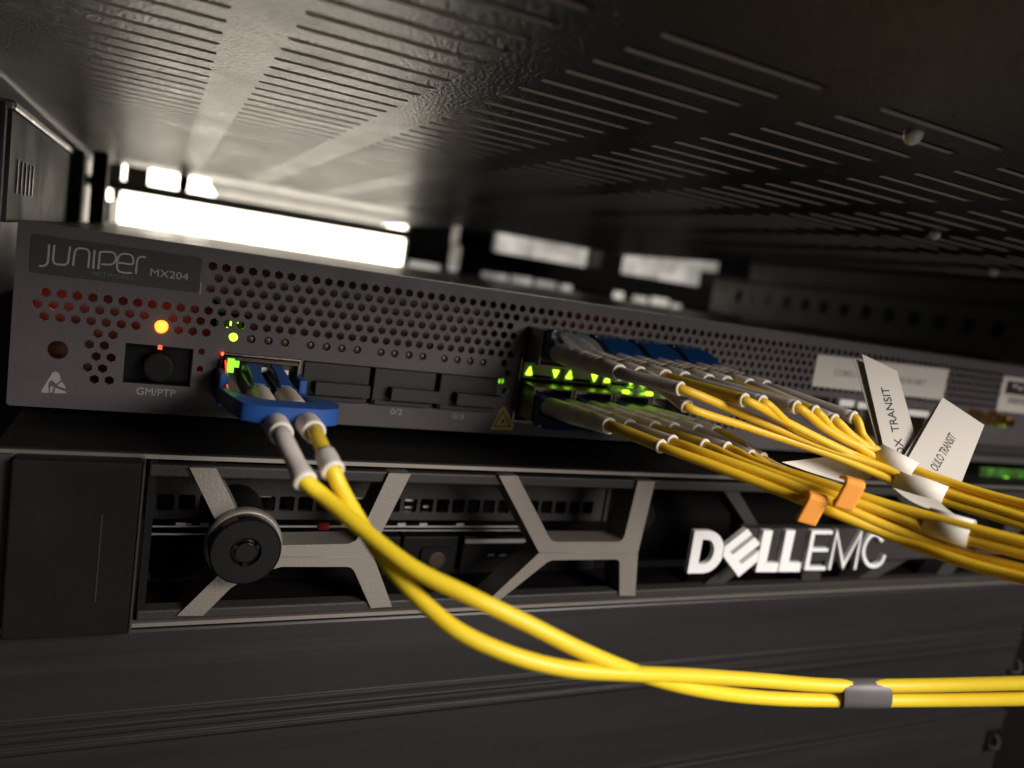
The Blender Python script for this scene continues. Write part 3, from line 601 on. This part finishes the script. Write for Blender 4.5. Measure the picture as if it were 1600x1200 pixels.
def connector(xc, up_, t, clear=False):
    """duplex plug: two square blue bodies, a clip over them"""
    s = 1 if up_ else -1; z0 = -14.9 if up_ else -31.4
    Z = lambda a, b: (min(z0 + s * a, z0 + s * b), max(z0 + s * a, z0 + s * b))
    for dx in (-3.12, 3.12):
        bm = bmesh.new(); a, b = Z(-2.6, 2.6); box(bm, xc + dx - 2.3, xc + dx + 2.3, -15.5, -1.5, a, b)
        fin('plug_body', bm, M['navy'], t, bevel=.3)
        bm = bmesh.new(); a, b = Z(2.7, 3.6); box(bm, xc + dx - 1.4, xc + dx + 1.4, -16, -3, a, b); fin('latch', bm, M['blue'], t, bevel=.25)
    # arched duplex clip
    bm = bmesh.new(); P = []
    for k in range(9):
        u = -1 + 2 * k / 8; P.append((xc + u * 6.0, z0 + s * (5.0 + 1.1 * (1 - abs(u) ** 5))))
    O = P + [(xc + 6.0, z0 + s * 2.2), (xc - 6.0, z0 + s * 2.2)]
    f0 = [bm.verts.new((x, -26.5 + 2.2 * abs(z - z0 - s * 2.2), z)) for x, z in O]; f1 = [bm.verts.new((x, -12.0, z + s * .6)) for x, z in O]; n = len(O)
    for i in range(n): bm.faces.new((f0[i], f0[(i + 1) % n], f1[(i + 1) % n], f1[i]))
    bm.faces.new(f0); bm.faces.new(f1)
    fin('duplex_clip', bm, M['clear'] if clear else M['blue'], t, bevel=.15, smooth=False)
def boot(x, z, y0, y1, t, r0=2.75, r1=2.05, dx=0, dz=0, ringm=True):
    bm = bmesh.new(); L_ = y0 - y1; prof = [(0, r0 * .95), (.6, r0), (L_ * .45, r0 * .96)]
    for k in range(4):
        d = L_ * (.5 + .07 * k); rr = r0 * .94 - k * .08; prof += [(d, rr), (d + .5, rr - .22), (d + .9, rr - .22), (d + 1.2, rr - .03)]
    prof += [(L_ * .85, r1 + .22), (L_ - .4, r1 + .1), (L_, r1), (L_, r1 * .76), (L_ - 3, r1 * .76)]
    lathe(bm, prof, (x, y0, z), (dx, -1, dz), 28, cap=False); o = fin('boot', bm, M['boot'], t, smooth=True)
    ax = Vector((dx, -1, dz)).normalized(); c = Vector((x, y0, z)) + ax * L_
    if ringm:
        bm = bmesh.new(); lathe(bm, [(0, r1 + .02), (.25, r1 + .08), (.5, r1), (.5, r1 * .74), (-.2, r1 * .74)], c, ax, 28, cap=False); fin('boot_rim', bm, M['rim'], o, smooth=True)
    return c, ax

RZU, RZL = -15.0, -29.0
DX = 3.12
cords = []
def dep(P): return float(-((np.array(P) - CP) @ RM)[2])
UP = [  # per strand: sleeve end (u, v), sleeve colour, path
  ((1062, 607), 'g'), ((1072, 634), 'g'), ((1162, 625), 'y'), ((1190, 628), 'g'), ((1243, 636), 'g'), ((1272, 643), 'y'), ((1302, 656), 'g'), ((1332, 652), 'g')]
off4 = [(0, -6.8, -1.1), (0, 6.8, -1.1), (0, -6.8, 1.1), (0, 6.8, 1.1)]
mid = [[(1180, 655), (1290, 700)], [(1170, 668), (1285, 706)], [(1230, 660), (1318, 704)], [(1240, 668), (1325, 709)], [(1288, 668), (1335, 694)], [(1302, 672), (1345, 700)], [(1330, 680), (1352, 696)], [(1348, 680), (1362, 698)]]
neckM = [(1374, 735, 189), (1412, 752, 187), (1474, 776, 182), (1545, 798, 176), (1640, 828, 168)]
neckU = [(1374, 711, 191), (1424, 738, 187), (1480, 759, 183), (1550, 781, 177), (1640, 804, 169)]
via, ends = [], []
for i in range(8):
    a, b, c_ = off4[i % 4]; via.append(mid[i]); ends.append([(u + a, v + b, q + c_) for u, v, q in (neckM if i < 4 else neckU)])
pn = ['leftmost upper patch cord, its clip clear and its two pale boots nearest the camera', 'upper patch cord second from the left, with the first bright blue clip', 'upper patch cord third from the left between two blue clips', 'rightmost upper patch cord with blue clip farthest right']
for k in range(4):
    xc = 139.6 + 14.25 * k
    transceiver(xc, True, ordn[k] + ' transceiver from the left in the upper port row')
    t = thing('patch_cord', (xc, -10, -15), pn[k], 'patch cord', 'yellow fibre patch cords in the stacked ports')
    connector(xc, True, t, clear=(k == 0))
    for j, dx in enumerate((-DX, DX)):
        i = 2 * k + j
        c, ax = boot(xc + dx, RZU, -15, -48.3, t, 2.95, 2.15)
        (u, v), cl = UP[i]; d0 = dep(c); d1 = max(168, d0 - 14 - 2 * k); d1 = d0 - 16 if i < 2 else d0 - 22
        e = at(u, v, d1); m1 = c + ax * 5
        pth = smooth_pts([c - ax * 2, m1, m1.lerp(e, .5), e], 6)
        bm = bmesh.new(); tube(bm, pth, 1.5 if cl == 'y' else 1.62, 18); s = fin('sleeve', bm, M['sleevey'] if cl == 'y' else M['sleeveg'], t, smooth=True)
        dr = (pth[-1] - pth[-2]).normalized(); bm = bmesh.new(); lathe(bm, [(-.3, 1.66), (.1, 1.8), (.5, 1.66), (.5, 1.1), (-.2, 1.1)], e, dr, 20, cap=False); fin('sleeve_end', bm, M['rim'], s, smooth=True)
        vv = via[i]; dd = [d1 - (d1 - 190) * f for f in (.5, .88)]
        P = [e - dr * 3, e + dr * 1.0] + [at(a, b, q) for (a, b), q in zip(vv, dd)] + [at(*q) for q in ends[i]]
        fibre_cord('fibre_jacket', P, 1.05, t)
LO = [((1032, 697), 'y'), ((1050, 690), 'g'), ((1100, 696), 'y'), ((1135, 700), 'g'), ((1172, 712), 'g'), ((1190, 716), 'y')]
lvia = [ [(1100, 722), (1200, 760), (1290, 796), (1400, 840)], [(1100, 708), (1200, 744), (1290, 781), (1400, 828)], [(1150, 718), (1220, 745), (1300, 774), (1400, 806)], [(1180, 722), (1240, 743), (1320, 768), (1400, 793)],
         [(1215, 738), (1270, 760), (1330, 784), (1400, 812)], [(1225, 735), (1280, 753), (1340, 775), (1400, 799)] ]
lend = [ [(1480, 870, 152), (1560, 894, 146), (1640, 914, 140)], [(1480, 856, 154), (1560, 880, 148), (1640, 901, 142)]] + [[(1450 + a, 816 + b, 157 + c_), (1516 + a, 835 + b, 152 + c_), (1640, 866 + b, 144 + c_)] for a, b, c_ in ((0, 9, -1.2), (0, -9, -1.2), (0, 9, 1.2), (0, -9, 1.2))]
ln = ['leftmost lower patch cord with a blue clip under its boots', 'middle lower patch cord behind the leftmost one', 'rightmost lower patch cord, farthest of the three']
for k in range(3):
    xc = 139.6 + 14.25 * k
    transceiver(xc, False, ordn[k] + ' transceiver from the left in the lower port row')
    t = thing('patch_cord', (xc, -10, -30), ln[k], 'patch cord', 'yellow fibre patch cords in the stacked ports')
    connector(xc, False, t)
    for j, dx in enumerate((-DX, DX)):
        i = 2 * k + j
        z0 = -31.3; c, ax = boot(xc + dx, z0, -15, -48.0, t, 2.9, 2.15, 0, (RZL - z0) / 33)
        (u, v), cl = LO[i]; d0 = dep(c); d1 = d0 - 15
        e = at(u, v, d1); m1 = c + ax * 4
        pth = smooth_pts([c - ax * 2, m1, m1.lerp(e, .5), e], 6)
        bm = bmesh.new(); tube(bm, pth, 1.55, 18); s = fin('sleeve', bm, M['sleevey'] if cl == 'y' else M['sleeveg'], t, smooth=True)
        dr = (pth[-1] - pth[-2]).normalized(); bm = bmesh.new(); lathe(bm, [(-.3, 1.66), (.1, 1.8), (.5, 1.66), (.5, 1.1), (-.2, 1.1)], e, dr, 20, cap=False); fin('sleeve_end', bm, M['rim'], s, smooth=True)
        dd = [d1 - (d1 - 159) * f for f in (.3, .6, .85, 1.0)]
        P = [e - dr * 3, e + dr * 2.5] + [at(a, b, q + (2.5 if i > 3 else 0)) for (a, b), q in zip(lvia[i], dd)] + [at(*q) for q in lend[i]]
        fibre_cord('fibre_jacket', P, 1.15, t)
transceiver(139.6 + 14.25 * 3, False, 'fourth lower transceiver, empty and lit green at the right end')
# clear plug lying in the fourth lower port
t = thing('clear_dust_plug', (176, -14, -25), 'clear plastic dust plug with painted green glints between the two rows of boots', 'dust plug')
bxs('plug', [(158, 186, -13, -10.5, -25.6, -23.6)], M['clear'], t, bevel=.4)
bxs('glint_glow', [(162, 164.2, -14.2, -13.2, -25.4, -24.5), (170.5, 173, -14.2, -13.2, -25.4, -24.4), (179, 181, -14.2, -13.2, -25.6, -24.8)], M['green'], t, bevel=.3)  # glowing blocks paint the green reflections on the clear plastic

# ---- wide transceiver with the blue pull tab
q = thing('wide_transceiver', (56.2, 0, -32), 'wide transceiver with a blue loop pull tab in the first large port', 'transceiver')
bxs('shell', [(47.0, 65.4, -5, 8, -27.4, -27.0), (47.0, 47.5, -5, 8, -37.6, -27.4), (64.9, 65.4, -5, 8, -37.6, -27.4), (47.5, 64.9, -1.2, -.6, -37.5, -27.4), (47.0, 65.4, -5, 8, -38, -37.6)], M['metaldark'], q, bevel=.12)
bxs('shell_tip', [(51.0, 52.2, -6.2, -5, -29.6, -28.4), (55.6, 57.0, -6.2, -5, -29.6, -28.4), (61.3, 62.5, -6.2, -5, -29.8, -28.6)], M['white'], q, bevel=.1)
bm = bmesh.new(); box(bm, 47.3, 48.9, -5.6, -4.9, -30.5, -26.9); box(bm, 48.9, 50.1, -5.7, -4.9, -29, -27.4); fin('light_pipe', bm, M['greenlow'], q)
lamp_pt('green_glow', (49.0, -7.2, -28.0), .00003, (.4, 1, .03), .4)
# loop tab: two arms and a rounded front bar
def sweep(P, wv, hv, m, name, parent, bev=.5):
    """flat strap along P: width vector per point (list), height"""
    bm = bmesh.new(); rings = []
    for p, w_, h_ in zip(P, wv, hv):
        p = Vector(p); w_ = Vector(w_); h_ = Vector(h_); rings.append([bm.verts.new(p + w_ + h_), bm.verts.new(p - w_ + h_), bm.verts.new(p - w_ - h_), bm.verts.new(p + w_ - h_)])
    for a, b in zip(rings, rings[1:]):
        for i in range(4): bm.faces.new((a[i], a[(i + 1) % 4], b[(i + 1) % 4], b[i]))
    bm.faces.new(rings[0]); bm.faces.new(rings[-1]); return fin(name, bm, m, parent, bevel=bev, seg=3)
loop_o = [(45.6, -4, -36.2), (45.6, -14, -36.0), (46.2, -26, -35.0)]
outer = [(45.2, -10), (45.2, -34), (45.5, -46), (46.8, -51.5), (50.2, -54), (62.6, -54), (66.3, -51.8), (67.6, -46), (67.2, -34), (66.6, -22), (65.6, -10)]
inner = [(63.2, -10), (63.6, -24), (63.8, -38), (62.8, -44.4), (60.6, -46.4), (52, -46.4), (49.4, -44.4), (48.6, -38), (48.4, -24), (48.2, -10)]
me = fill_mesh([outer + inner], 3.6)
bend = []
for v in me.vertices:
    x, y, z = v.co; f = min(1, max(0, (-y - 8) / 42)); v.co = (x, y, -35.3 + 5.0 * f * f * (3 - 2 * f) + z)
link('pull_tab', me, M['bluetab'], q, bevel=.7, seg=3)
bxs('tab_arm', [(45.3, 47.4, -12, 2, -38.4, -30), (64.6, 66.6, -12, 2, -38.4, -30)], M['bluetab'], q, bevel=.4)
bm = bmesh.new(); tube(bm, smooth_pts([(46.7, -5.4, -27.5), (47.0, -8, -30), (47.2, -13, -33), (48.2, -24, -33.0)], 6), .22, 8); fin('glow_streak', bm, mat('red_edge_glow', (.6, .05, .02), .4, emit=(1, .08, .03), es=1.1), q, smooth=True, label='thin glowing red streak painting light along the pull tab')  # glowing tube shapes the red light along the tab's edge
# ---- its patch cord, running across the foreground
t = thing('patch_cord', (56, -20, -32), 'thick yellow twin patch cord sweeping across the foreground from the blue pull tab', 'patch cord')
fg = []
for j, x in enumerate((53.2, 59.4)):
    bx('plug_body', (x - 2.5, x + 2.5, -26, -1, -34.8, -29.8), M['navy'], t, bevel=.3)
    bm = bmesh.new(); pr = [(-4, -27.6), (-4, -28.5), (-14, -28.9), (-24.5, -30.2), (-24.5, -29.3), (-15, -28.0)]
    a = [bm.verts.new((x - 1.35, yy, zz)) for yy, zz in pr]; b = [bm.verts.new((x + 1.35, yy, zz)) for yy, zz in pr]
    for q_ in range(6): bm.faces.new((a[q_], a[(q_ + 1) % 6], b[(q_ + 1) % 6], b[q_]))
    bm.faces.new(a); bm.faces.new(b); fin('latch', bm, M['bluetab'], t, bevel=.2)
    zc = -32.2
    c, ax = boot(x, zc, -25, -61.3, t, 2.9, 2.3, .01, 0 if j == 0 else .02)
    fg.append((c, ax))
pA = [(475, 749, 131), (505, 775, 127), (560, 822, 122), (644, 887, 118), (731, 930, 117), (819, 972, 119), (906, 1015, 123), (1000, 1053, 130), (1090, 1077, 138), (1190, 1090, 146), (1300, 1094, 152), (1420, 1094, 154), (1520, 1093, 153), (1640, 1091, 150)]
pB = [(519, 733, 134), (532, 762, 130), (560, 812, 126), (600, 872, 122), (650, 930, 119), (710, 982, 117), (790, 1020, 118), (880, 1044, 122), (980, 1052, 128), (1080, 1056, 136), (1190, 1063, 144), (1300, 1071, 151), (1420, 1071, 153), (1520, 1069, 152), (1640, 1066, 149)]
pA = [(u, v, d + (9 if k == 0 else 13 if k == 1 else 15)) for k, (u, v, d) in enumerate(pA)]
pB = [(u, v, d + (8 if k == 0 else 12 if k == 1 else 15)) for k, (u, v, d) in enumerate(pB)]
for (c, ax), P, cl in ((fg[0], pB, 'g'), (fg[1], pA, 'y')):
    P = P if True else P
for (c, ax), P, cl, s_end in ((fg[0], pA, 'g', 0), (fg[1], pB, 'y', 0)):
    e = at(*P[0]); pth = smooth_pts([c - ax * 2, c + ax * 2.5, (c + ax * 3).lerp(e, .55), e], 7)
    n_ = len(pth); rr = [1.75] * (n_ - 6) + [1.8, 1.85, 1.95, 2.05, 2.1, 2.1]
    bm = bmesh.new(); tube(bm, pth, rr if cl == 'g' else [1.5] * (n_ - 7) + [1.9] * 7, 20); s = fin('sleeve', bm, M['sleeveg'] if cl == 'g' else M['sleevey'], t, smooth=True)
    dr = (pth[-1] - pth[-2]).normalized()
    if cl == 'y':
        bm = bmesh.new(); tube(bm, pth[-8:], [1.95, 2.0, 2.05, 2.1, 2.1, 2.1, 2.1, 2.1], 20); fin('sleeve_cuff', bm, M['sleeveg'], s, smooth=True)
    bm = bmesh.new(); lathe(bm, [(-.3, 2.14), (.2, 2.28), (.8, 2.16), (.8, 1.5), (-.2, 1.5)], e, dr, 24, cap=False); fin('sleeve_end', bm, M['rim'], s, smooth=True)
    Pw = [e - dr * 3] + [at(*k) for k in P]
    bm = bmesh.new(); sp = smooth_pts(Pw, 12); tube(bm, sp, 1.5, 24); fin('fibre_jacket', bm, M['fibre'], t, smooth=True)
# grey band that ties the pair together
bd = thing('cable_band', at(1348, 1082, 167), 'grey heat shrink band holding the foreground twin cord together', 'cable band')
a, b = at(1312, 1083, 166.8), at(1386, 1083, 168.2); ax = (b - a).normalized(); upv = (at(1348, 1060, 167) - at(1348, 1106, 167)).normalized(); fw = ax.cross(upv)
bm = bmesh.new(); rings = []
for f in (0, .05, .5, .95, 1):
    c = a.lerp(b, f); ring = []
    for k in range(28):
        th_ = 2 * math.pi * k / 28; sc_ = .96 if f in (0, 1) else 1
        ring.append(bm.verts.new(c + upv * (sc_ * 3.3 * abs(math.sin(th_)) ** .8 * (1 if math.sin(th_) > 0 else -1)) + fw * (2.1 * sc_ * math.cos(th_))))
    rings.append(ring)
for r0, r1 in zip(rings, rings[1:]):
    for k in range(28): bm.faces.new((r0[k], r0[(k + 1) % 28], r1[(k + 1) % 28], r1[k]))
fin('band', bm, M['heat'], bd, smooth=True)

# ================================================================== TAGS, TAPE, CLIPS ON THE UPPER BUNDLES
def sheet(name, quad, th_, m, parent, curve=0, nx=10, ny=6, **k):
    """thin bent sheet through four corners (tl, tr, br, bl)"""
    tl, tr, br, bl = [Vector(p) for p in quad]; nrm = (tr - tl).cross(bl - tl).normalized(); bm = bmesh.new(); g = []
    for s_ in (0, 1):
        gg = []
        for j in range(ny + 1):
            row = []
            for i in range(nx + 1):
                u, v = i / nx, j / ny; p = tl.lerp(tr, u).lerp(bl.lerp(br, u), v) + nrm * (curve * math.sin(math.pi * v) + curve * .3 * math.sin(math.pi * u) + s_ * th_); row.append(bm.verts.new(p))
            gg.append(row)
        g.append(gg)
    for s_ in (0, 1):
        for j in range(ny):
            for i in range(nx): bm.faces.new((g[s_][j][i], g[s_][j][i + 1], g[s_][j + 1][i + 1], g[s_][j + 1][i]))
    for i in range(nx):
        for j in (0, ny): bm.faces.new((g[0][j][i], g[0][j][i + 1], g[1][j][i + 1], g[1][j][i]))
    for j in range(ny):
        for i in (0, nx): bm.faces.new((g[0][j][i], g[0][j + 1][i], g[1][j + 1][i], g[1][j][i]))
    return fin(name, bm, m, parent, smooth=False, **k)
def A3(P): return [at(*p) for p in P]
def hit(u, v, quad):
    n_ = (quad[1] - quad[0]).cross(quad[3] - quad[0]).normalized(); d = Vector(ray(u, v)); c0 = Vector(CP); return c0 + d * ((quad[0] - c0).dot(n_) / d.dot(n_))
def A3p(P): q = A3(P); q[2] = hit(P[2][0], P[2][1], q); return q
tg = thing('cable_tag', at(1385, 715, 187), 'narrow upright white cable tag, left of the broad tilted one, black capitals along it', 'cable tag')
f1 = A3p([(1347, 553, 201), (1402, 580, 202), (1442, 725, 192.6), (1386, 722, 192.4)])
sheet('flag', f1, .18, M['paper'], tg, 0)
f2 = A3p([(1334, 560, 202), (1390, 582, 203), (1438, 722, 193.5), (1378, 716, 193.6)])
sheet('flag', f2, .18, M['paper'], tg, 0)
nv = Vector(CP) - f1[0]; 
def tagtext(s, p0, p1, quad, h_, lift, parent, **k):
    n_ = (quad[1] - quad[0]).cross(quad[3] - quad[0]).normalized()
    if n_.dot(Vector(CP) - quad[0]) < 0: n_ = -n_
    a, b = hit(*p0, quad), hit(*p1, quad); ux = b - a
    return text('lettering', s, a + n_ * lift, ux, n_.cross(ux), h_, M['ink'], parent, width=ux.length, th=.05, **k)
tagtext('OX  TRANSIT', (1415, 713), (1388, 606), f1, 3.3, .05, tg, off=.03)
tg2 = thing('cable_tag', at(1440, 720, 182), 'broad tilted white cable tag with slanted black capitals, right of the narrow upright one', 'cable tag')
g1 = A3p([(1473, 621, 198), (1538, 664, 198), (1498, 765, 187.8), (1412, 728, 191)])
sheet('flag', g1, .18, M['paper'], tg2, 0)
sheet('flag', A3p([(1465, 631, 199), (1530, 670, 199), (1496, 755, 189), (1406, 722, 192)]), .18, M['paper'], tg2, 0)
tagtext('OLILO TRANSIT', (1464, 738), (1494, 684), g1, 3.3, .05, tg2, off=.02)
def wrap(name, P0, P1, rad, m, parent, flat=.8, **k):
    a, b = at(*P0), at(*P1); ax = (b - a).normalized(); vdir = (Vector(CP) - a).normalized(); up_ = ax.cross(vdir).normalized(); fw = ax.cross(up_)
    bm = bmesh.new(); rings = []; N_ = 32
    for f in (0, .5, 1):
        c = a.lerp(b, f); rings.append([bm.verts.new(c + up_ * (rad * math.cos(2 * math.pi * i / N_)) + fw * (rad * flat * math.sin(2 * math.pi * i / N_))) for i in range(N_)])
    for r0, r1 in zip(rings, rings[1:]):
        for i in range(N_): bm.faces.new((r0[i], r0[(i + 1) % N_], r1[(i + 1) % N_], r1[i]))
    o = fin(name, bm, m, parent, smooth=True, **k); md = o.modifiers.new('Solidify', 'SOLIDIFY'); md.thickness = .12 * S; return o
wrap('wrap', (1370, 709, 191.5), (1427, 739.5, 186.7), 2.85, M['tape'], tg, 1, label='cream tape wrapped around the upper bundle')
wrap('wrap', (1400, 747, 188), (1476, 777, 181.8), 2.85, M['tape'], tg2, 1, label='cream tape wrapped around the middle bundle')
t3 = thing('cable_tag', at(1290, 735, 170), 'cream blank cable tag lying sideways under the upper bundle', 'cable tag')
sheet('flag', A3([(1222, 722, 193), (1352, 706, 194), (1380, 738, 193), (1335, 758, 191)]), .18, M['tape'], t3, .8)
t4 = thing('cable_tag', at(1190, 710, 190), 'narrow curled white cable tag tip above the lower bundle', 'cable tag')
sheet('flag', A3([(1162, 688, 196), (1172, 692, 197), (1228, 728, 184), (1212, 728, 182)]), .18, M['paper'], t4, 1.2)
t5 = thing('cable_tag', at(1500, 830, 150), 'white tape tag wrapped around the lower bundle at the right', 'cable tag')
wrap('wrap', (1448, 815, 157.5), (1518, 836, 152), 3.05, M['tape'], t5, 1)
sheet('flag', A3([(1396, 762, 170), (1466, 782, 164), (1514, 815, 153.5), (1446, 793, 157.5)]), .18, M['tape'], t5, .5)
def clip(u, v, d, label):
    P = at(u, v, d); t = thing('cable_clip', P, label, 'cable clip', 'orange clips on the lower bundle')
    ax = (at(u + 32, v + 9, d) - P).normalized(); up_ = (at(u + 9, v - 42, d) - P); fw = up_.cross(ax).normalized(); fw = fw if fw.dot(Vector(CP) - P) > 0 else -fw; up_ = fw.cross(ax); up_ = up_ if up_.dot(at(u, v - 40, d) - P) > 0 else -up_
    skew = .18
    pr = [(-3.2, 1.6), (-3.2, 2.5), (2.2, 3.0), (3.2, 2.4), (3.7, 1.0), (3.5, -1.6), (2.7, -1.6), (2.8, .7), (2.3, 1.7), (-1.2, 1.5), (-1.6, .6), (-2.3, .7)]
    bm = bmesh.new(); rr_ = []
    for w_ in (-2.05, 2.05): rr_.append([bm.verts.new(P + ax * (w_ + skew * a_) + up_ * a_ + fw * b_) for a_, b_ in pr])
    a, b = rr_; n = len(pr)
    for i in range(n): bm.faces.new((a[i], a[(i + 1) % n], b[(i + 1) % n], b[i]))
    bm.faces.new(a); bm.faces.new(b); fin('clip', bm, M['orange'], t, bevel=.35, seg=3)
clip(1263, 794, 161, 'orange plastic clip hanging lower, left one on the lower bundle')
clip(1320, 771, 159, 'orange plastic clip sitting higher, right one on the lower bundle')

SC.render.engine = 'CYCLES'
